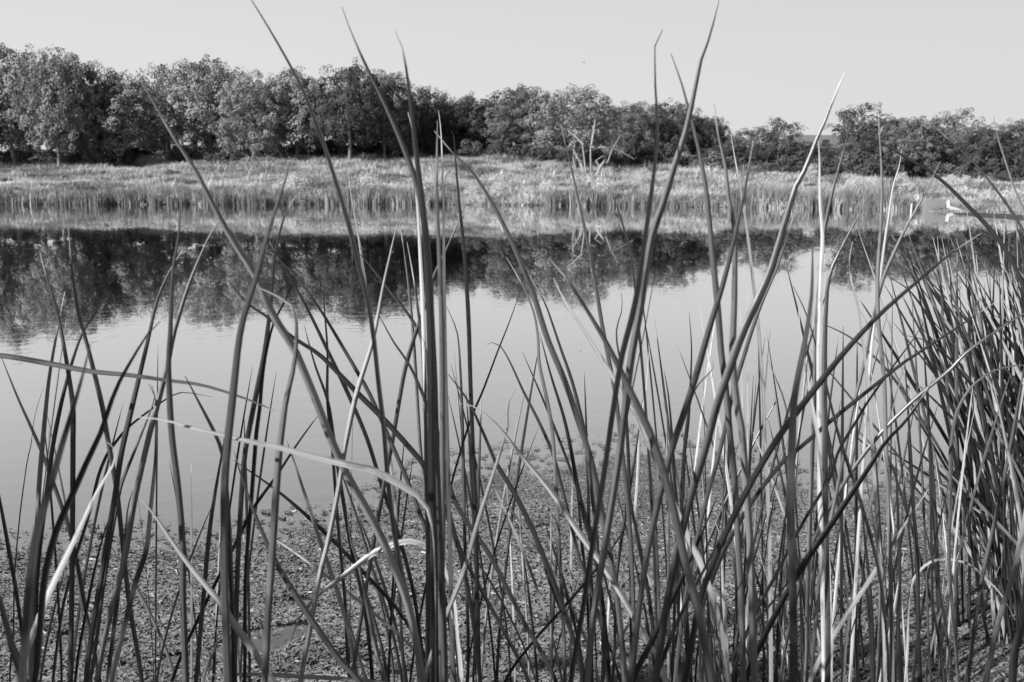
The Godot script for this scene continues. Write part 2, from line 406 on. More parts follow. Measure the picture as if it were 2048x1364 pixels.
	[9, "d", [1418,1364, 1415,1200, 1412,1050, 1410,900, 1407,803, 1407,730]],
	[6, "d", [1355,1364, 1362,1000, 1370,876, 1381,803, 1396,770, 1427,737, 1423,719]],
	[11, "t", [1605,1364, 1600,1150, 1590,980, 1579,858, 1568,799, 1546,744, 1528,700]],
	[6, "p", [1260,1364, 1265,1100, 1275,950, 1281,840, 1292,785, 1296,730, 1299,693]],
	[7, "d", [1360,1364, 1355,1150, 1350,980, 1343,858, 1336,785, 1327,737]],
	[7, "p", [1338,1364, 1336,1000, 1334,876, 1332,825, 1323,803]],
	[8, "g", [1262,1364, 1258,950, 1250,800, 1241,722, 1235,693, 1233,657, 1244,620, 1243,587]],
	[13, "s", [850,1364, 870,1290, 900,1212, 929,1139, 955,1047, 984,956, 1002,900, 1018,843, 1014,814, 1032,777]],
	[8, "g", [935,1364, 930,1100, 926,900, 922,766, 915,668, 893,613]],
	[14, "p", [1332,1364, 1266,1230, 1211,1139, 1156,1062, 1101,981, 1046,915, 1006,864, 984,840, 951,814, 918,807]],
	[12, "d", [1165,1364, 1149,1285, 1112,1175, 1068,1066, 1032,992, 992,926, 975,885, 937,803, 896,748]],
	[11, "d", [1112,1364, 1046,1241, 1010,1168, 973,1099, 911,1005, 875,880, 850,800, 819,730, 786,682, 753,620]],
	[9, "g", [1057,1364, 1010,1267, 966,1186, 922,1102, 900,1030, 880,900, 860,760, 838,664, 775,576, 728,517, 691,484]],
	[12, "p", [925,1364, 915,1270, 907,1194, 885,1128, 863,1102, 834,1084, 801,1084, 753,1102, 717,1128, 680,1157, 645,1183, 605,1227, 583,1278, 579,1311]],
	[9, "d", [1010,1364, 1065,1285, 1120,1223, 1164,1172, 1215,1110, 1260,1040]],
	[14, "g", [720,1364, 678,1318, 605,1212, 546,1113, 506,1018, 485,960, 467,900]],
	[10, "p", [715,1364, 693,1245, 660,1139, 641,1084, 605,974, 583,908, 565,860]],
	[10, "d", [745,1364, 730,1220, 700,1080, 680,960, 668,880, 656,803, 630,730, 608,649]],
	[7, "p", [850,1330, 812,1282, 735,1216, 680,1172, 586,1102, 524,1062, 505,1040]],
	[8, "d", [870,1364, 840,1290, 790,1212, 728,1146, 690,1105, 623,1040, 550,978, 465,919]],
	[9, "d", [344,1364, 366,1304, 414,1201, 458,1113, 506,1018, 550,956, 600,880, 649,814]],
	[15, "d", [466,1364, 462,1150, 455,1000, 443,900, 399,807, 370,752]],
	[11, "g", [392,1364, 407,1194, 421,1047, 445,900, 452,850]],
	[10, "p", [405,1364, 412,1340, 424,1310, 432,1295, 434,1270, 428,1240, 436,1230]],
	[7, "p", [478,1364, 476,1322, 473,1208]],
	[10, "p", [900,1420, 800,1375, 700,1359, 600,1353, 520,1349, 430,1350, 340,1364]],
	[10, "g", [772,1364, 753,1304, 735,1212, 717,1128, 702,1084, 695,1029]],
	[8, "p", [735,1364, 702,1260, 680,1187, 660,1140]],
	[12, "d", [855,1364, 856,1100, 852,900, 850,700]],
	[11, "d", [880,1364, 878,1150, 876,950, 875,760]],
	[12, "p", [918,1364, 912,1290, 900,1205]],
	[9, "g", [1170,1364, 1149,1285, 1101,1168, 1076,1084, 1057,1010]],
	[8, "d", [1180,1364, 1175,1200, 1164,1084, 1152,955, 1138,864]],
	[8, "g", [1225,1364, 1233,1157, 1248,1047, 1263,956, 1277,864, 1285,800]],
	[9, "d", [1315,1364, 1303,1230, 1288,1139, 1266,1029, 1244,908]],
	[8, "t", [1325,1364, 1318,1194, 1310,1029, 1299,912]],
	[15, "d", [1265,1364, 1300,1290, 1355,1175, 1396,1084, 1432,999]],
	[15, "d", [1310,1364, 1348,1260, 1370,1212, 1414,1128, 1465,1029]],
	[12, "d", [1430,1364, 1451,1333, 1506,1252, 1568,1175, 1620,1100]],
	[10, "g", [1620,1364, 1663,1278, 1700,1220, 1755,1135, 1806,1055, 1857,978]],
	[8, "d", [1640,1364, 1660,1267, 1689,1186, 1718,1102]],
	[6, "p", [1810,1364, 1815,1300, 1817,1212, 1828,1157, 1861,1124, 1898,1119, 1942,1131, 2000,1186, 2030,1240]],
	[7, "p", [1645,1364, 1650,1200, 1641,1113, 1623,1077, 1605,1058]],
	[8, "p", [1760,1364, 1766,1333, 1780,1267, 1799,1157, 1808,1102]],
	[7, "p", [1465,1364, 1458,1320, 1440,1290, 1424,1264, 1418,1268]],
	[8, "p", [1458,1364, 1454,1304, 1447,1194, 1443,1084, 1429,1040]],
	[12, "g", [1960,1420, 1971,1364, 2000,1230, 2026,1150, 2048,1047, 2062,950, 2070,800]],
	[10, "p", [2055,1364, 2046,1084, 2030,974, 2008,864, 1985,760]],
	[9, "g", [1935,1364, 1942,1304, 1964,1157, 1989,1047, 2008,956, 2026,864, 2040,780, 2055,700]],
	[18, "d", [2020,1420, 2025,1364, 2030,1300, 2048,1230, 2060,1000]],
	[10, "d", [1766,1364, 1762,1120, 1755,974, 1749,864]],
	[9, "d", [1800,1364, 1800,1150, 1795,1000, 1790,880]],
	[9, "d", [1840,1364, 1835,1120, 1825,1000, 1815,864]],
	[9, "d", [1748,1364, 1742,1200, 1730,1080, 1720,980]],
	[8, "d", [1745,1364, 1735,1200, 1718,1100, 1706,1000]],
	[11, "d", [1778,1364, 1773,1267, 1762,1168, 1744,1084, 1714,981, 1678,872, 1645,740, 1615,634, 1586,572]],
	[9, "t", [700,1364, 690,1200, 676,1050, 665,900, 655,800, 655,700, 648,600, 652,520]],
	[13, "p", [1660,1364, 1655,1100, 1640,900, 1622,800, 1600,660, 1597,600]],
	[8, "p", [810,1364, 790,1000, 762,800, 735,600, 718,480, 704,400, 697,348]],
]

const WORDS := ["no", "one", "two", "three", "four", "five", "six", "seven", "eight", "nine", "ten"]
var plants := []                                             # [base, leaves: [pts, width, kind, yaw, twist], clump]

func foot_of(d: float, x: float) -> Vector3:
	return Vector3(x, minf(ground(x, -d), 0.3) - 0.03, -d)
func plant_leaf(pts: Array, wide: float, kind: String, d: float, clump := "") -> void:
	# pts: world points tip last; the first visible point is led down to the foot of a plant
	var first: Vector3 = pts[0]
	var dir: Vector3 = (pts[0] - pts[1]).normalized()
	var floor_y := minf(ground(first.x, first.z), 0.3)
	var drop := maxf(0.05, first.y - floor_y)
	var slope := clampf(dir.x / maxf(0.25, -dir.y), -0.7, 0.7)
	var foot := foot_of(-first.z, first.x + slope * drop * 0.6)
	var best = null
	for p in plants:
		if p[2] == clump and p[1].size() < 6:
			var near: float = Vector2(p[0].x - foot.x, (p[0].z - foot.z)).length()
			if near < 0.11 and (best == null or near < Vector2(best[0].x - foot.x, best[0].z - foot.z).length()): best = p
	if best == null:
		best = [foot, [], clump]
		plants.append(best)
	var k: float = best[1].size()
	var root: Vector3 = best[0] + Vector3(cos(k * 2.4), 0, sin(k * 2.4)) * 0.012 * minf(1.0, k)
	var low := root.lerp(first, 0.4) + Vector3(slope * -0.03, 0, 0) * drop
	low.x = lerpf(root.x, first.x, 0.34 if absf(slope) > 0.2 else 0.4)
	best[1].append([[root, low] + pts, wide, kind, {"d": rng.randf_range(0.45, 1.1), "p": rng.randf_range(-0.9, 0.3)}.get(kind, rng.randf_range(-0.7, 1.0)), rng.randf_range(-0.8, 0.8)])

func grow_reeds() -> void:
	rng.seed = 77
	for row in REEDS:
		var w: float = row[0]
		var kind: String = row[1]
		var real := 0.0078 + 0.0002 * w
		var d := clampf(F * real / w, 0.95, 2.75) * rng.randf_range(0.96, 1.04)
		var a: Array = row[2]
		var depth_lean := rng.randf_range(-0.09, 0.09)
		var pts := []
		for i in a.size() / 2:
			var p := at(a[i * 2], a[i * 2 + 1], d)
			pts.append(at(a[i * 2], a[i * 2 + 1], d + depth_lean * (p.y - 0.8)))
		plant_leaf(pts, w * d / F * 0.87, kind, d)
	# thinner leaves further out in the shallows, between the traced ones
	rng.seed = 78
	for i in 150:
		var px := rng.randf_range(1330, 1930) if i < 95 else (rng.randf_range(10, 700) if i < 112 else rng.randf_range(760, 1330))
		var d := rng.randf_range(2.5, 3.3)
		var top := rng.randf_range(520, 1150) if i < 95 else rng.randf_range(640, 1200)
		var tip := px + rng.randfn() * 75.0 - 15.0
		var pts := []
		for k in 7:
			var s := k / 6.0
			pts.append(at(lerpf(px, tip, pow(s, 1.5)), lerpf(1400, top, s), d + 0.1 * s))
		plant_leaf(pts, rng.randf_range(0.0055, 0.0095), ["d", "d", "d", "g", "t", "p"][rng.randi() % 6], d)
	# the dense clump at the right, rooted in the water
	rng.seed = 79
	for i in 270:
		var bx := rng.randf_range(1900, 2300) if i < 90 else rng.randf_range(1985, 2300)
		var by := rng.randf_range(1140, 1300)
		var base := on_water(bx, by)
		var d := -base.z
		var lean := pow(rng.randf(), 2.4 if i > 60 else 1.2)
		var tx := bx - 20.0 - 360.0 * lean + rng.randfn() * 22.0
		var ty := rng.randf_range(385, 570) + 90.0 * lean
		if rng.randf() < 0.2: ty = rng.randf_range(640, 950)
		if rng.randf() < 0.16: tx = bx + rng.randf_range(10, 90)
		var bend := rng.randf()
		var droop := rng.randf() < 0.05
		var pts := []
		for k in 9:
			var s := k / 8.0
			var x := lerpf(bx, tx, pow(s, 1.1 + 0.7 * bend))
			var y := lerpf(by - 30.0, ty, s)
			if droop and s > 0.7: y += (s - 0.7) * (s - 0.7) * 900.0; x -= (s - 0.7) * 60.0
			pts.append(at(x, y, d - 0.1 * s))
		plant_leaf(pts, rng.randf_range(0.0075, 0.0125), ["d", "d", "d", "d", "d", "g", "t", "p"][rng.randi() % 8], d, "right")
	for p in plants:
		var leaves: Array = p[1]
		var pale := 0; var dark := 0; var spotted := 0; var arched := false; var wide := 0.0; var lean := 0.0; var top := 0.0
		for l in leaves:
			pale += 1 if l[2] in ["p", "q"] else 0
			spotted += 1 if l[2] == "s" else 0
			dark += 1 if l[2] == "d" else 0
			wide = maxf(wide, l[1])
			var tip: Vector3 = l[0][-1]
			lean += (tip.x - p[0].x) / leaves.size()
			var crest := -9.0
			for q in l[0]: crest = maxf(crest, q.y)
			top = maxf(top, crest)
			if crest - tip.y > 0.05: arched = true
		var n := leaves.size()
		var look := "%s %s lea%s" % [WORDS[n], "pale dry" if pale * 2 > n else ("dark" if dark * 2 > n else "grey"), "f" if n == 1 else "ves"]
		var more := ""
		if spotted: more = ", one blotched"
		elif arched: more = ", one arching over"
		elif pale and pale * 2 <= n: more = ", one dry and pale"
		var pose := "upright" if absf(lean) < 0.12 else ("leaning" if absf(lean) < 0.4 else "slanting")
		if p[2] != "right" and absf(lean) >= 0.12: more += ", towards the dense clump" if lean > 0.0 else ", away from the dense clump"
		var size := "tall " if top > 1.95 else ("short " if top < 1.35 else "")
		look = "%s%s %s cattail of %s%s" % [size, pose, "broad" if wide > 0.0128 else "narrow", look, more.replace(", one dry and pale,", ", one dry,").replace("arching over,", "arched,")]
		if p[2] == "right": look += " in the dense clump"
		var o := thing("cattail_plant", look, "cattail", p[0], "cattails of the dense clump on the water" if p[2] == "right" else "cattails along the near edge")
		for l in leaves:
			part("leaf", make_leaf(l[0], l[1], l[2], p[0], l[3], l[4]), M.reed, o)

# ---------------------------------------------------------------- the scene
func _ready() -> void:
	var cam := Camera3D.new()
	cam.name = "camera"
	cam.transform = Transform3D(tilt, EYE)
	var lens := CameraAttributesPhysical.new()
	lens.frustum_focal_length = 12.0 / (682.0 / F)
	lens.frustum_focus_distance = 2.9
	lens.exposure_aperture = 9.0
	lens.frustum_near = 0.05
	lens.frustum_far = 4000.0
	cam.attributes = lens
	cam.fov = rad_to_deg(2.0 * atan(682.0 / F))
	cam.far = 4000.0
	add_child(cam)
	cam.current = true
	var env := Environment.new()
	env.background_mode = Environment.BG_SKY
	var img := Image.create(512, 256, false, Image.FORMAT_RGBF)
	var sun_at := Vector3(-0.68, 0.50, 0.53).normalized()
	for y in 256:
		var el := PI * (0.5 - (y + 0.5) / 256.0)
		for x in 512:
			var az := TAU * (x + 0.5) / 512.0
			var dir := Vector3(sin(az) * cos(el), sin(el), -cos(az) * cos(el))
			var e := rad_to_deg(maxf(el, 0.0))
			var l := 0.053 + 0.368 * exp(-pow(e / 24.0, 3.0))
			l *= 1.0 + 0.07 * dir.dot(Vector3(-1, 0, 0)) * cos(el)
			l += 0.15 * exp(-(1.0 - dir.dot(sun_at)) * 14.0)
			img.set_pixel(x, y, Color(l, l, l))
	var pano := PanoramaSkyMaterial.new()
	pano.panorama = ImageTexture.create_from_image(img)
	env.sky = Sky.new()
	env.sky.sky_material = pano
	env.tonemap_mode = Environment.TONE_MAPPER_LINEAR
	env.tonemap_exposure = 1.76
	env.sdfgi_enabled = true
	env.ssao_enabled = true
	env.ssil_enabled = true
	var world := WorldEnvironment.new()
	world.name = "daylight"
	world.environment = env
	add_child(world)
	var sun := DirectionalLight3D.new()
	sun.name = "sun"
	sun.light_energy = 1.6
	sun.light_angular_distance = 0.6
	sun.shadow_enabled = true
	add_child(sun)
	sun.look_at_from_position(sun_at * 50.0, Vector3.ZERO, Vector3.UP)

	rng.seed = 5
	mounds.seed = 11; mounds.frequency = 0.16; mounds.fractal_octaves = 2
	patch.seed = 4; patch.frequency = 0.05; patch.fractal_octaves = 3
	materials()
	land()
	far_bank()
	trees()
	buildings()
	small_things()
	floating_mat()
	grow_reeds()

func materials() -> void:
	# reed surface: veins along the leaf, faint blotches
	var img := Image.create(128, 1024, false, Image.FORMAT_RGB8)
	var fn := FastNoiseLite.new(); fn.frequency = 0.02; fn.fractal_octaves = 4; fn.seed = 9
	var veins := []
	for x in 128: veins.append(rng.randf_range(0.72, 1.0) - (0.2 if x % 7 == 0 else 0.0))
	for y in 1024:
		for x in 128:
			var streak := fn.get_noise_3d(x * 2.2, 40.0 * sin(TAU * y / 1024.0), 40.0 * cos(TAU * y / 1024.0))
			var blot := fn.get_noise_3d(x * 0.5 + 300.0, 130.0 * sin(TAU * y / 1024.0), 130.0 * cos(TAU * y / 1024.0))
			var l: float = veins[x] * (0.95 + 0.5 * streak) - 0.3 * smoothstep(0.3, 0.42, blot)
			img.set_pixel(x, y, grey(clampf(l, 0.05, 1.0)))
	M.reed = tinted(0.36, 0.14, 0.55)
	M.reed.albedo_texture = ImageTexture.create_from_image(img)
	M.water = mat(0.48, 0.0, 0.0, 0.5)
	M.water.metallic = 1.0
	M.water.clearcoat_enabled = true
	M.water.clearcoat = 1.0
	M.water.clearcoat_roughness = 0.0
	M.water.normal_enabled = true
	var rip := FastNoiseLite.new(); rip.frequency = 0.012; rip.fractal_octaves = 4; rip.seed = 21; rip.fractal_gain = 0.45
	var rt := NoiseTexture2D.new()
	rt.width = 1024; rt.height = 1024; rt.seamless = true; rt.as_normal_map = true; rt.bump_strength = 4.0; rt.noise = rip
	M.water.normal_texture = rt
	M.water.normal_scale = 0.075
	M.water.uv1_triplanar = true; M.water.uv1_world_triplanar = true
	M.water.uv1_scale = Vector3(0.16, 0.16, 0.3)
	M.soil = mat(0.16, 0.95)
	M.soil.albedo_texture = noise_tex(0.03, 0.45, 1.0)
	M.soil.uv1_triplanar = true; M.soil.uv1_world_triplanar = true; M.soil.uv1_scale = Vector3.ONE * 0.35
	M.path = mat(0.42, 0.95)
	M.path.albedo_texture = M.soil.albedo_texture
	M.path.uv1_triplanar = true; M.path.uv1_world_triplanar = true; M.path.uv1_scale = Vector3.ONE * 0.6
	M.bark = mat(0.24, 0.9)
	M.bark.albedo_texture = noise_tex(0.05, 0.35, 1.0, 256)
	M.bark.uv1_triplanar = true; M.bark.uv1_scale = Vector3(1.5, 0.4, 1.5)
	M.pale_bark = mat(0.36, 0.85)
	M.pale_bark.albedo_texture = M.bark.albedo_texture
	M.pale_bark.uv1_triplanar = true; M.pale_bark.uv1_scale = Vector3(2, 0.5, 2)
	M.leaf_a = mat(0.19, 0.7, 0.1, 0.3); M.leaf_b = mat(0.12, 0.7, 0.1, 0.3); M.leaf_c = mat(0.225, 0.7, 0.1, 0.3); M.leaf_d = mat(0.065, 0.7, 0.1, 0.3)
	M.silver = mat(0.5, 0.8, 0.3)
	M.tuft = tinted(0.85, 0.2)
	M.mat_leaf = tinted(0.6, 0.2)
	M.concrete = mat(0.2, 0.9); M.concrete.albedo_texture = noise_tex(0.02, 0.7, 1.0, 256)
	M.concrete.uv1_triplanar = true; M.concrete.uv1_scale = Vector3.ONE * 2.0
	M.sunlit_wing_and_frame = mat(0.34, 0.85)  # sun on the culvert wing is put into this colour; window frames share it
	M.wall = mat(0.45, 0.85); M.roof = mat(0.14, 0.85); M.dark = mat(0.03, 0.6); M.glass = mat(0.04, 0.08, 0.0, 0.7); M.wood = mat(0.4, 0.8)
	for k in ["wall", "roof"]:
		M[k].albedo_texture = noise_tex(0.05, 0.8, 1.0, 256); M[k].uv1_triplanar = true

func land() -> void:
	var us := []
	for i in 361: us.append(-1.35 + 2.7 * i / 360.0)
	var row := func(u: float, k: int) -> Vector3:
		var s := shore(u)
		var d: float = [14.0, 30.0, s - 4.0, s - 1.0, s - 0.2, s + 0.15][k] if k < 6 else s + 0.15 + (0.55 * (k - 5) if k < 86 else 44.5 + pow((k - 85) / 30.0, 3.0) * 1800.0)
		return Vector3(u * d, ground(u * d, -d), -d)
	structure("far_bank_ground", sheet(us, row, 116), M.soil)
	var xs := []
	for i in 81: xs.append(-40.0 + i)
	var near := func(x: float, k: int) -> Vector3:
		var d: float = -40.0 + k * 1.0 if k < 40 else (k - 40) * 0.35
		return Vector3(x, ground(x, -d), -d)
	structure("near_bank_ground", sheet(xs, near, 81), M.soil)
	var v := PackedVector3Array(); var n := PackedVector3Array()
	var w := [Vector3(-130, 0, -1.2), Vector3(130, 0, -1.2), Vector3(130, 0, -95), Vector3(-130, 0, -95)]
	for q in [0, 2, 1, 0, 3, 2]:
		v.append(w[q]); n.append(Vector3.UP)
	structure("pond_water", tris(v, PackedColorArray(), n), M.water)
	# bare path on the left bank
	var ps := []
	for i in 60: ps.append(i)
	var strip := func(i: float, k: int) -> Vector3:
		var p := on_land(-420.0 + i * 10.4, 79.0 + 0.5 * k + 0.6 * sin(i * 0.15))
		return p + Vector3(0, 0.12, 0)
	structure("path", sheet(ps, strip, 4), M.path)

func far_bank() -> void:
	rng.seed = 31
	var kinds := [make_tuft(48, 0.22, 0.55, 0.36, 0.024, 1.15), make_tuft(48, 0.28, 0.68, 0.4, 0.024, 1.35), make_tuft(44, 0.2, 0.46, 0.42, 0.026, 1.5)]
	var places := [[], [], []]; var colors := [PackedColorArray(), PackedColorArray(), PackedColorArray()]
	for i in 46000:
		var u := rng.randf_range(-0.64, 0.64)
		var s := shore(u)
		var d := sqrt(rng.randf_range((s + 0.3) * (s + 0.3), (s + 50.0) * (s + 50.0)))
		if i > 38000: d = s + rng.randf_range(0.1, 9.0)
		var x := u * d
		var px := 1024.0 + F * u
		if px < 185.0 and absf(d - 79.8) < 1.3: continue
		if px > 1838.0 and px < 1945.0 and d < s + 3.0: continue
		var y := ground(x, -d)
		var a := patch.get_noise_2d(x * 1.7, d * 4.5)
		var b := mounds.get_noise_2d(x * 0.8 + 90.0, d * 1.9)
		var tone := 0.42 + 0.24 * a + rng.randf_range(-0.07, 0.07)
		var size := rng.randf_range(0.7, 1.2)
		size *= 0.75 + 1.1 * maxf(0.0, patch.get_noise_2d(x * 5.0 + 50.0, d * 9.0) + 0.15)
		if b > 0.26: tone *= 0.42; size *= 1.15          # darker drifts: weeds, and shaded hollows painted into the tone
		var k := rng.randi() % 3
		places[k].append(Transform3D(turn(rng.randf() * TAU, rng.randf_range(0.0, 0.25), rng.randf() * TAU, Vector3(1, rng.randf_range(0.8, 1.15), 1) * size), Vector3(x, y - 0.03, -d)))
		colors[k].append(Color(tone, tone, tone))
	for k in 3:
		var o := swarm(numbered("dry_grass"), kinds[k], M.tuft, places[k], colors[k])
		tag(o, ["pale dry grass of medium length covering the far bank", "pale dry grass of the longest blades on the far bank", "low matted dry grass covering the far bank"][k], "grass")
	# the cattail bed along the far waterline
	var reed := [make_tuft(18, 0.9, 1.6, 0.22, 0.03, 0.16), make_tuft(16, 0.8, 1.45, 0.25, 0.03, 0.24)]
	var stalks := make_tuft(16, 0.2, 0.55, 0.14, 0.035, 0.35)
	var rp := [[], []]; var rc := [PackedColorArray(), PackedColorArray()]; var sp := []; var sc := PackedColorArray()
	for i in 5200:
		var u := rng.randf_range(-0.66, 0.6)
		var px := 1024.0 + F * u
		var tall := ramp(px, [-300, 0, 420, 560, 760, 880, 930, 1070, 1110, 1270, 1330, 1440, 1470, 1760, 1800, 1840, 2300], [0.9, 0.9, 1.0, 0.8, 0.95, 0.75, 0.28, 0.25, 0.95, 0.95, 0.55, 0.6, 1.1, 1.1, 0.8, 0.22, 0.2])
		tall *= 0.68 + 0.36 * patch.get_noise_2d(u * 2400.0, 70.0)
		if tall < 0.4 and rng.randf() < 0.6: continue
		var s := shore(u)
		var d := s + rng.randf_range(-0.4, 2.3)
		var x := u * d
		var k := rng.randi() % 2
		if patch.get_noise_2d(u * 3600.0, 120.0) < -0.16 and rng.randf() < 0.75: continue
		var tone := 0.15 + 0.07 * patch.get_noise_2d(u * 1500.0, 9.0) + rng.randf_range(-0.05, 0.08)
		if rng.randf() < 0.14: tone = rng.randf_range(0.3, 0.42)
		rp[k].append(Transform3D(turn(rng.randf() * TAU, rng.randf_range(0.0, 0.14), rng.randf() * TAU, Vector3(1, tall * rng.randf_range(0.8, 1.1), 1)), Vector3(x, maxf(-0.1, ground(x, -d)), -d)))
		rc[k].append(Color(tone, tone, tone))
		if rng.randf() < 0.11 and d < s + 0.2 and tall > 0.5 and patch.get_noise_2d(u * 2600.0, 33.0) >  0.02:
			var t2 := rng.randf_range(0.3, 0.5)
			sp.append(Transform3D(turn(rng.randf() * TAU, 0.15, rng.randf() * TAU, Vector3.ONE * rng.randf_range(0.3, 0.85)), Vector3(u * (s - 0.5), -0.02, -(s - 0.5))))
			sc.append(Color(t2, t2, t2))
	for k in 2:
		var o := swarm(numbered("far_cattail_bed"), reed[k], M.tuft, rp[k], rc[k])
		tag(o, ["bed of straight upright cattails along the far waterline", "bed of loosely leaning cattails along the far waterline"][k], "cattails")
	var o2 := swarm("pale_reed_stubble", stalks, M.tuft, sp, sc)
	tag(o2, "bleached reed stubble standing in water before the far cattails", "reed stubble")

func put_tree(kind: Array, px: float, top: float, wide: float, d: float, leaf: Material, bark: Material, label: String, group := "", called := "oak_tree") -> Node3D:
	var base := on_land(px, d)
	var high := at(px, top, d).y - base.y
	var o := thing(called, label, "tree", base, group)
	var size: Vector3 = kind[1].get_aabb().end
	var s: float = wide / F * d / kind[1].get_aabb().size.x * 0.96
	var b := Basis(Vector3.UP, rng.randf() * TAU)
	for k in 2:
		var p := part(["trunk", "crown"][k], kind[k], [bark, leaf][k], o)
		p.basis = Basis.from_scale(Vector3(s, high / (size.y * 0.93), s)) * b
	return o

func trees() -> void:
	var K := [make_tree(101, 60, 300, 0.2, 0.25, 0.5), make_tree(102, 62, 300, 0.24, 0.25, 0.45), make_tree(103, 52, 300, 0.27, 0.25, 0.6), make_tree(104, 58, 300, 0.19, 0.23, 0.5), make_tree(105, 36, 170, 0.28, 0.27, 0.8), make_tree(106, 56, 210, 0.36, 0.24, 0.5, 4)]
	rng.seed = 61
	# px, top, width in pixels, distance, mesh, tone, label
	var front := [
		[-60, 118, 190, 96, 0, "a", "oak beyond the end of the row, left of the tallest oak"],
		[42, 80, 190, 97, 2, "a", "tallest oak of the far bank, open ragged top and slanting pale limbs"],
		[128, 110, 160, 94, 1, "a", "full oak with bare pale trunks just right of the tallest oak"],
		[196, 130, 150, 97, 3, "b", "rounded dense oak, second to the right of the tallest oak"],
		[262, 150, 180, 98, 0, "a", "oak sloping down towards the gap with the small house"],
		[350, 142, 150, 112, 4, "b", "thin dark oak behind the small pale house, sky showing through"],
		[428, 124, 170, 101, 1, "c", "bright leaved broad oak just right of the small house"],
		[512, 150, 150, 96, 3, "a", "low bushy oak hanging to the grass with a pale stub of trunk"],
		[598, 145, 170, 98, 0, "a", "wide oak with sunlit skirts halfway along the left row"],
		[702, 126, 165, 95, 2, "d", "dark tall oak with a ragged top in the middle of the row"],
		[772, 150, 140, 98, 1, "b", "oak leaning against the dark ragged oak in mid row"],
		[852, 178, 130, 103, 3, "d", "dark low oak over a deep shadow behind the bank"],
		[905, 200, 110, 104, 4, "d", "loose dark oak with bright holes near its foot"],
		[962, 190, 130, 104, 2, "d", "dark oak with a notch beside the pale trunked tree's left neighbour"],
		[1044, 178, 150, 98, 1, "b", "oak with bright hanging clumps left of the pale trunked tree"],
		[1150, 178, 200, 86, 5, "a", "feathery domed tree on several thin pale trunks near the bank"],
		[1268, 208, 130, 95, 3, "b", "rounded oak right of the pale trunked tree"],
		[1342, 202, 120, 97, 2, "d", "dark oak with a pointed top, last but one before the gap"],
		[1412, 238, 90, 98, 0, "d", "small dark oak at the gap of open sky"],
		[1498, 258, 90, 90, 4, "d", "small open oak just beyond the gap of open sky"],
		[1552, 242, 100, 89, 4, "d", "small open oak with a twiggy top beside the low roof"],
		[1708, 214, 130, 87, 4, "d", "tallest tree of the right bank, open top over the low roof's end"],
		[1752, 236, 120, 85, 2, "d", "oak sheltering under the tallest tree of the right bank"],
		[1822, 240, 140, 80, 1, "b", "rounded grey tree above the pale shrubs by the culvert"],
		[1895, 226, 110, 82, 4, "b", "open windswept tree right of the rounded grey tree"],
		[1962, 252, 120, 78, 0, "d", "low spreading tree behind the grassy slope by the culvert"],
		[2030, 244, 130, 76, 3, "d", "bushy tree where the right bank bends towards the pond"],
		[2110, 236, 150, 74, 1, "d", "last bushy tree of the right bank beyond the dense cattails"],
	]
	for f in front:
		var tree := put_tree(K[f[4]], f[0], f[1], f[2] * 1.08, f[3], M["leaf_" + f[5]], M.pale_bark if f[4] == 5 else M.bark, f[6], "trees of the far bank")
		if f[4] == 5:                                        # its thin pale trunks, splayed towards the pond
			for st in [[[1172, 350], [1168, 312], [1161, 262]], [[1182, 350], [1181, 300], [1187, 250]], [[1165, 345], [1159, 322], [1146, 298]], [[1167, 290], [1150, 272], [1136, 262]], [[1183, 290], [1188, 262], [1190, 238]]]:
				var v := PackedVector3Array(); var n := PackedVector3Array(); var pts := []; var rad := []
				for i in 3:
					pts.append(at(st[i][0], st[i][1], 82.0 + 0.3 * i) - tree.position); rad.append(0.085 - 0.022 * i)
				tube(v, n, pts, rad, 7)
				part("trunk", tris(v, PackedColorArray(), n), M.pale_bark, tree)
	for px in [-130, -10, 90, 165, 225, 465, 555, 650, 735, 815, 880, 935, 1000, 1085, 1215, 1300, 1375]:
		var top := ramp(px, [-130, 90, 225, 465, 650, 880, 1085, 1215, 1375], [150, 150, 190, 170, 165, 205, 200, 215, 230]) + rng.randf_range(-6, 14)
		put_tree(K[[0, 1, 3][rng.randi() % 3]], px, top, 170, rng.randf_range(106, 114), M.leaf_d, M.bark, "dark tree crown filling a gap behind the front oaks", "trees behind the front oaks")  # darkest leaf colour here, to deepen the shade seen in the gaps
	for px in [1450, 1530, 1600, 1650, 1780, 1850, 1930, 2000, 2080]:
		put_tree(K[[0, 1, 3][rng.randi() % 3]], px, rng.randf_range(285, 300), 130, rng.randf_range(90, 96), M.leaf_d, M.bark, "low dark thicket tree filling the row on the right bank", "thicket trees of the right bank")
	# undergrowth in the shade at the feet of the trees
	var S := [make_shrub(201, 1.9, 3.0, 1500, 0.2), make_shrub(202, 1.5, 2.6, 1300, 0.2), make_shrub(203, 2.3, 2.6, 1500, 0.19)]
	rng.seed = 62
	for i in 110:
		var px := -120.0 + i * 30.5 + rng.randf_range(-12, 12) if i < 74 else -120.0 + (i - 74) * 32.0
		if (px > 308 and px < 360) or (px > 70 and px < 200 and i < 74 and i % 3 > 0): continue
		var d := ramp(px, [0, 300, 900, 1150, 1500, 2100], [96, 98, 101, 92, 85, 73]) + (rng.randf_range(-2.0, 4.0) if i < 74 else rng.randf_range(9.0, 13.0))
		var o := thing("shrub", "dark leafy shrub in the undergrowth beneath the far trees", "shrub", on_land(px, d), "undergrowth beneath the far trees")
		var k := rng.randi() % 3
		var b := Basis(Vector3.UP, rng.randf() * TAU).scaled(Vector3.ONE * rng.randf_range(0.7, 1.25))
		for q in 2: part(["stem", "foliage"][q], S[k][q], [M.bark, M.leaf_b if rng.randf() < 0.4 else M.leaf_d][q], o).basis = b
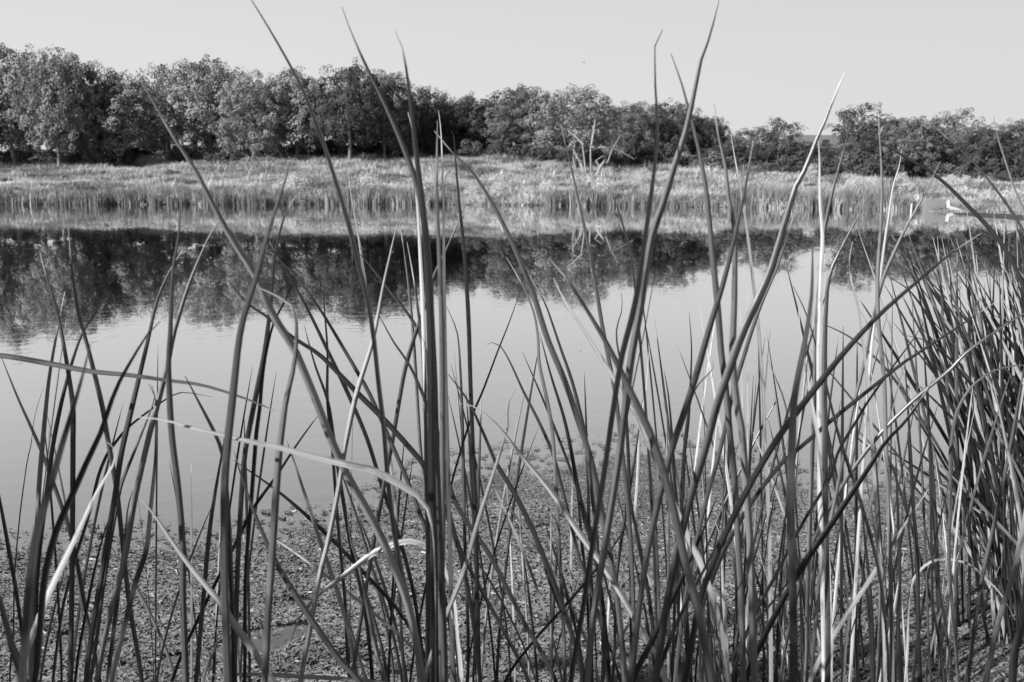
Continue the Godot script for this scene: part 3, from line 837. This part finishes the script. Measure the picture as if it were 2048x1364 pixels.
	for i in 60:
		var px := rng.randf_range(-60, 2100)
		var s0 := shore((px - 1024.0) / F)
		var o := thing("weed_clump", "low dark clump of weeds in the dry grass of the far bank", "weeds", on_land(px, s0 + rng.randf_range(2.5, 26.0)), "dark weeds in the dry grass")
		var b := Basis(Vector3.UP, rng.randf() * TAU).scaled(Vector3(1.0, 0.5, 0.8) * rng.randf_range(0.3, 0.6))
		var k := rng.randi() % 3
		for q in 2: part(["stem", "foliage"][q], S[k][q], [M.bark, M.leaf_b][q], o).basis = b
	# shrubs on the near bank, out of the picture: they shade the feet of the cattails and the near mat
	var N := make_shrub(231, 2.3, 2.5, 1150, 0.12)
	for k in range(2, 6):
		var along := -2.5 + 0.95 * k
		var where := Vector3(-1.9 + 0.615 * along, 0.0, -0.1 + 0.789 * along)
		where.y = ground(where.x, where.z) - 0.05
		var o := thing("bank_shrub", "leafy shrub on the near bank, back from the cattails", "shrub", where, "shrubs on the near bank")
		var b := Basis(Vector3.UP, k * 1.9).scaled(Vector3(0.66, rng.randf_range(1.28, 1.5), 0.66))
		for q in 2: part(["stem", "foliage"][q], N[q], [M.bark, M.leaf_b][q], o).basis = b
	# pale shrubs on the open bank
	var P := [make_shrub(211, 1.15, 1.5, 2200, 0.062, 0.12), make_shrub(212, 0.95, 1.3, 2000, 0.06, 0.14)]
	var pale := [[742, 372, 68, 66.5, 1.3, "brightest silvery shrub above the middle of the cattail bed"], [705, 378, 60, 66, 0.8, "small silvery shrub left of the brightest one"], [596, 366, 60, 67, 1.2, "silvery shrub above the left cattail bed"], [568, 366, 60, 67.5, 1.0, "silvery shrub touching another above the left cattail bed"],
		[858, 376, 60, 66, 1.1, "silvery shrub at the thin end of the cattail bed"], [1205, 380, 60, 61.8, 1.25, "bright silvery shrub below the pale trunked tree"], [1100, 388, 60, 64.5, 1.15, "silvery shrub at the reedless stretch of shore"], [1062, 388, 60, 64, 0.8, "small silvery shrub at the reedless stretch of shore"], [1000, 385, 60, 64, 0.9, "round silvery shrub in the grass of the reedless shore"], [945, 384, 60, 65, 0.8, "low silvery shrub between cattails and reedless shore"],
		[1812, 388, 60, 54.5, 1.25, "large silvery shrub at the right end of the cattail bed"], [1845, 385, 60, 55.5, 0.7, "small silvery shrub left of the culvert"], [1893, 372, 60, 68, 1.1, "silvery shrub at the foot of the right trees"], [1922, 372, 60, 67, 1.0, "rounded silvery shrub beside another at the right trees"], [1960, 405, 60, 52, 0.6, "little silvery shrub right of the culvert"], [2015, 402, 60, 51, 1.2, "silvery shrub on the slope past the culvert"],
		[1800, 356, 60, 74, 1.3, "tall silvery shrub against the dark thicket"], [1700, 392, 60, 62, 0.9, "silvery shrub behind the right cattail bed"], [1620, 358, 60, 80, 0.9, "silvery shrub before the low roofed house"]]
	for p in pale:
		var o := thing("silver_shrub", p[5], "shrub", on_land(p[0], p[3] + (4.0 if p[3] < 67.8 else 0.0)), "silvery shrubs on the far bank")
		var k := rng.randi() % 2
		var b := Basis(Vector3.UP, rng.randf() * TAU).scaled(Vector3.ONE * p[4] * (1.2 if p[0] < 1780 else 0.9))
		for q in 2: part(["stem", "foliage"][q], P[k][q], [M.bark, M.silver][q], o).basis = b

func house(label: String, where: Vector3, yaw: float, w: float, dp: float, wall_h: float, roof_h: float, porch: bool) -> void:
	var o := thing("house", label, "house", where, "houses behind the far trees")
	o.rotation.y = yaw
	var v := PackedVector3Array()
	box(v, Vector3(0, wall_h / 2.0 - 0.5, 0), Vector3(w, wall_h + 1.0, dp))
	part("wall", tris(v), M.wall, o)
	v = PackedVector3Array()
	var e := 0.6
	var a := Vector3(-w / 2 - e, wall_h - 0.1, dp / 2 + e); var b := Vector3(w / 2 + e, wall_h - 0.1, dp / 2 + e)
	var c := Vector3(w / 2 + e, wall_h - 0.1, -dp / 2 - e); var d := Vector3(-w / 2 - e, wall_h - 0.1, -dp / 2 - e)
	var r1 := Vector3(-w / 2 + dp * 0.35, wall_h + roof_h, 0); var r2 := Vector3(w / 2 - dp * 0.35, wall_h + roof_h, 0)
	quad(v, a, b, r2, r1); quad(v, c, d, r1, r2)
	for q in [b, c, r2, d, a, r1]: v.append(q)
	quad(v, a, d, c, b)
	var roof := part("roof", tris(v), M.roof, o)
	v = PackedVector3Array()
	box(v, Vector3(w * 0.2, wall_h + roof_h * 0.8, -0.8), Vector3(0.5, 1.2, 0.5))
	part("chimney", tris(v), M.concrete, roof)
	for x in [-0.3, 0.28]:
		v = PackedVector3Array()
		box(v, Vector3(w * x, wall_h * 0.55, dp / 2 + 0.02), Vector3(1.3, 1.2, 0.08))
		var win := part("window", tris(v), M.sunlit_wing_and_frame, o)
		v = PackedVector3Array()
		box(v, Vector3(w * x, wall_h * 0.55, dp / 2 + 0.05), Vector3(1.1, 1.0, 0.06))
		part("pane", tris(v), M.glass, win)
	v = PackedVector3Array()
	box(v, Vector3(0, 1.0, dp / 2 + 0.02), Vector3(0.95, 2.0, 0.08))
	part("door", tris(v), M.dark, o)
	if porch:
		for x in [-0.42, -0.14, 0.42]:
			v = PackedVector3Array()
			box(v, Vector3(w * x, wall_h / 2, dp / 2 + e - 0.15), Vector3(0.22, wall_h, 0.2))
			box(v, Vector3(w * x, 0.4, dp / 2 + e - 0.15), Vector3(0.5, 0.8, 0.45))
			part("porch_post", tris(v), M.dark, o)

func buildings() -> void:
	house("small pale walled house with dark porch posts between the oaks", on_land(338, 150), 0.25, 5.2, 5.0, 2.5, 1.7, true)
	var p := on_land(1625, 140)
	house("long low house whose flat ridge shows over the thicket", p, 0.05, 13.0, 7.0, at(1625, 270, 140).y - p.y - 1.9, 1.9, false)
	p = on_land(1448, 142)
	house("house with a grey roof slope at the gap of open sky", p, -0.3, 9.0, 7.0, at(1448, 272, 142).y - p.y - 1.9, 1.9, false)
	p = on_land(1876, 138)
	house("house with a peaked roof behind the right bank trees", p, 0.5, 9.0, 7.0, at(1876, 256, 138).y - p.y - 2.2, 2.2, false)

func small_things() -> void:
	# dead broken tree by the pale trunked tree
	var base := on_land(1192, 80.5)
	var o := thing("dead_tree", "bleached broken dead trunk leaning beneath the pale trunked tree", "dead tree", base)
	var v := PackedVector3Array(); var n := PackedVector3Array()
	var q := func(px: float, py: float, dd := 0.0) -> Vector3: return at(px, py, 80.5 + dd) - base
	tube(v, n, [q.call(1196, 352), q.call(1198, 340), q.call(1205, 328), q.call(1210, 320)], [0.2, 0.16, 0.12, 0.05], 7)
	part("trunk", tris(v, PackedColorArray(), n), M.pale_bark, o)
	for b in [[[1203, 329], [1212, 326], [1225, 327]], [[1200, 334], [1192, 322], [1205, 312]], [[1212, 346], [1215, 325], [1224, 300], [1240, 272]], [[1225, 297], [1245, 305], [1268, 318]], [[1168, 345], [1162, 326]]]:
		v = PackedVector3Array(); n = PackedVector3Array()
		var pts := []; var rad := []
		for i in b.size():
			pts.append(q.call(b[i][0], b[i][1], 0.3 * i)); rad.append(0.075 - 0.016 * i)
		tube(v, n, pts, rad, 6)
		part("branch", tris(v, PackedColorArray(), n), M.pale_bark, o)
	# culvert outlet
	var c := on_water(1884, 424)
	c *= (shore(c.x / -c.z) - 0.3) / -c.z
	o = thing("culvert_outlet", "concrete culvert headwall with a bright sloping wing at the waterline", "culvert", Vector3(c.x, 0, c.z))
	var d := -c.z + 0.6
	q = func(px: float, py: float, dd := 0.0) -> Vector3: return at(px, py, d + dd) - o.position
	v = PackedVector3Array()
	var lo: Vector3 = q.call(1850, 421); var hi: Vector3 = q.call(1892, 402)
	box(v, Vector3((lo.x + hi.x) / 2, (lo.y + hi.y) / 2, lo.z - 0.1), Vector3(hi.x - lo.x, hi.y - lo.y + 0.2, 0.2))
	part("headwall", tris(v), M.concrete, o)
	v = PackedVector3Array()
	var w1: Vector3 = hi + Vector3(0.005, 0.02, 0.1)
	var out := Vector3(0.72, 0, 0.6); var th := Vector3(0.12, 0, -0.15)
	var A := w1; var B := w1 + out * 0.16; var C := w1 + out * 0.2 - Vector3(0, 0.28, 0); var D := w1 + out - Vector3(0, 0.5, 0); var E := w1 - Vector3(0, 0.54, 0)
	for s in [Vector3.ZERO, th]:
		for t in [A, B, C, A, C, E, E, C, D]: v.append(t + s)
	for s in [[A, B], [B, C], [C, D], [D, E], [E, A]]: quad(v, s[0], s[1], s[1] + th, s[0] + th)
	part("wing_wall", tris(v), M.sunlit_wing_and_frame, o)
	v = PackedVector3Array()
	box(v, Vector3((lo.x + hi.x) / 2 + 0.3, -0.02, lo.z + 0.35), Vector3(1.3, 0.14, 0.7))
	part("apron", tris(v), M.concrete, o)
	# low dark boom on the water past the culvert
	var p1 := on_water(1908, 427); var p2 := on_water(2140, 441)
	v = PackedVector3Array(); n = PackedVector3Array()
	var mid := (p1 + p2) / 2.0
	tube(v, n, [p1 - mid, (p1 - mid) * 0.5 + Vector3(0, 0.01, 0.1), (p2 - mid) * 0.5 + Vector3(0, 0.02, -0.05), p2 - mid], [0.05, 0.1, 0.11, 0.12], 8)
	var m := part("floating_pipe", tris(v, PackedColorArray(), n), M.dark, self)
	m.position = mid
	tag(m, "long dark pipe lying on the water past the culvert", "pipe")
	# stake
	var sp := on_water(1822, 427)
	v = PackedVector3Array(); n = PackedVector3Array()
	tube(v, n, [Vector3(0, -0.5, 0), Vector3(0, 0.05, 0), Vector3(0.01, 0.46, 0), Vector3(0.012, 0.5, 0)], [0.05, 0.05, 0.045, 0.01], 8)
	m = part("stake", tris(v, PackedColorArray(), n), M.wood, self)
	m.position = sp
	tag(m, "short pale stake standing in water before the silvery shrub", "stake")
	# bird
	var bp := at(1168, 125, 55.0)
	o = thing("bird", "tiny bird flying in the open sky above the trees", "bird", bp)
	v = PackedVector3Array(); n = PackedVector3Array()
	tube(v, n, [Vector3(-0.09, 0, 0), Vector3(-0.05, 0.004, 0), Vector3(0.02, 0.004, 0), Vector3(0.08, 0.0, 0)], [0.004, 0.016, 0.018, 0.002], 7)
	part("body", tris(v, PackedColorArray(), n), M.dark, o)
	for s in [-1.0, 1.0]:
		v = PackedVector3Array()
		var rt := Vector3(-0.03, 0.008, 0.0)
		quad(v, rt, rt + Vector3(0.05, 0, 0), Vector3(0.02, 0.03, s * 0.08), Vector3(-0.01, 0.03, s * 0.08))
		for t in [Vector3(0.02, 0.03, s * 0.08), Vector3(-0.01, 0.03, s * 0.08), Vector3(0.04, 0.02, s * 0.17)]: v.append(t)
		part("wing", tris(v), M.dark, o)

func mat_edge(px: float) -> float:
	return ramp(px, [-600, 0, 120, 200, 300, 420, 560, 640, 700, 760, 820, 900, 1050, 1180, 1300, 1400, 1480, 1560, 1680, 1760, 1860, 2048, 2600], [1165, 1124, 1112, 1098, 1102, 1106, 1080, 1062, 1045, 1015, 975, 958, 942, 935, 915, 935, 955, 965, 1005, 1000, 990, 985, 960])
func make_pad(long: float, wide: float, cup: float, wave: float) -> ArrayMesh:
	var v := PackedVector3Array(); var n := PackedVector3Array(); var idx := PackedInt32Array()
	for i in 5:
		var s := i / 4.0
		var w: float = wide * [0.12, 0.85, 1.0, 0.7, 0.05][i] * 0.5
		for k in 3:
			var x := (k - 1.0)
			v.append(Vector3((s - 0.5) * long, absf(x) * cup * w + wave * sin(s * 4.0 + x), x * w))
			n.append(Vector3(0.2 * wave * cos(s * 4.0), 1, -x * cup).normalized())
	for i in 4:
		for k in 2:
			var a := i * 3 + k
			for q in [a, a + 3, a + 1, a + 1, a + 3, a + 4]: idx.append(q)
	return tris(v, PackedColorArray(), n, PackedVector2Array(), idx)

func floating_mat() -> void:
	rng.seed = 91
	var gaps := FastNoiseLite.new(); gaps.frequency = 2.2; gaps.seed = 8; gaps.fractal_octaves = 3
	var rag := FastNoiseLite.new(); rag.frequency = 0.012; rag.seed = 3; rag.fractal_octaves = 4
	var o := thing("floating_leaf_mat", "mat of small floating leaves and algae covering the near shallows", "water plants")
	var pads := [make_pad(0.034, 0.011, 0.4, 0.003), make_pad(0.027, 0.012, -0.3, 0.003), make_pad(0.046, 0.009, 0.5, 0.004)]
	var crumb := [make_pad(0.017, 0.008, 0.4, 0.001), make_pad(0.026, 0.004, 0.3, 0.0012)]
	var kinds := pads + crumb
	var places := [[], [], [], [], []]
	var colors := [PackedColorArray(), PackedColorArray(), PackedColorArray(), PackedColorArray(), PackedColorArray()]
	var singles := []
	for i in 620000:
		var d := sqrt(rng.randf_range(2.3 * 2.3, 6.9 * 6.9))
		var x := rng.randf_range(-0.64, 0.66) * d
		var p := Vector3(x, 0, -d)
		var px := pixel(p)
		var edge := mat_edge(px.x) + 26.0 * rag.get_noise_2d(px.x, px.y * 2.5)
		var inside := px.y - edge
		var cover := 1.0
		if inside < 0.0:
			cover = 0.0
			if inside > -60.0 and rag.get_noise_2d(px.x * 2.6 + 500.0, px.y * 7.0) > 0.14 - inside * 0.003: cover = 0.7     # loose rafts off the edge
			if cover == 0.0: continue
		var g := gaps.get_noise_2d(x, d * 1.6)
		cover *= smoothstep(-0.62, -0.42, g)
		var ch := Vector2((px.x - 515.0) / 100.0, (px.y - 1283.0 + (px.x - 515.0) * 0.22) / 27.0).length()
		if ch < 1.0 + 0.3 * g: cover *= 0.04
		ch = Vector2((px.x - 232.0) / 32.0, (px.y - 1255.0) / 12.0).length()
		if ch < 1.0 + 0.4 * g: cover *= 0.1
		if rng.randf() > cover: continue
		var small := rng.randf() < (0.74 if px.x > 1250.0 or px.x < 640.0 else 0.6) or px.y < 1010.0
		var k := 3 + rng.randi() % 2 if small else rng.randi() % 3
		var size := rng.randf_range(0.5, 1.2)
		var b := turn(rng.randf() * TAU, rng.randfn() * ((0.14 if px.y > 1040.0 else 0.06) if small else 0.12), rng.randf() * TAU, Vector3.ONE * size)
		var tone := (0.215 + 0.09 * g) * rng.randf_range(0.72, 1.22)
		if rng.randf() < 0.012: tone = 0.6
		if rng.randf() < 0.02: tone = 0.06
		var t := Transform3D(b, p + Vector3(0, rng.randf_range(0.002, 0.01) + 0.01 * maxf(0.0, g), 0))
		if k < 3 and size > 1.02 and singles.size() < 300 and px.y > 1150 and px.y < 1364 and px.x > 0 and px.x < 2048 and rng.randf() < 0.12:
			singles.append([k, t])
			continue
		places[k].append(t)
		colors[k].append(Color(tone, tone, tone))
	var specks := []; var sc := PackedColorArray()
	for i in 22:
		var c := on_water(rng.randf_range(0, 2048), rng.randf_range(432.0, 530.0))
		for k in rng.randi_range(2, 9):
			specks.append(Transform3D(turn(rng.randf() * TAU, 0.05, 0.0, Vector3.ONE * rng.randf_range(1.0, 2.4)), c + Vector3(rng.randfn() * 0.3, 0.004, rng.randfn() * 0.06)))
			sc.append(Color(0.3, 0.3, 0.3))
	tag(swarm("floating_specks", pads[0], M.mat_leaf, specks, sc), "loose floating leaves scattered over the open water", "floating leaves")
	for k in 5: swarm("small_leaves" if k < 3 else "algae_crumbs", kinds[k], M.mat_leaf, places[k], colors[k], o)
	var tones := []
	for i in 5: tones.append(mat(0.12 + 0.05 * i, 0.55, 0.15))
	for s in singles:
		var m := part("leaf", kinds[s[0]], tones[rng.randi() % 5], o)
		m.transform = s[1]
		m.scale *= 1.25
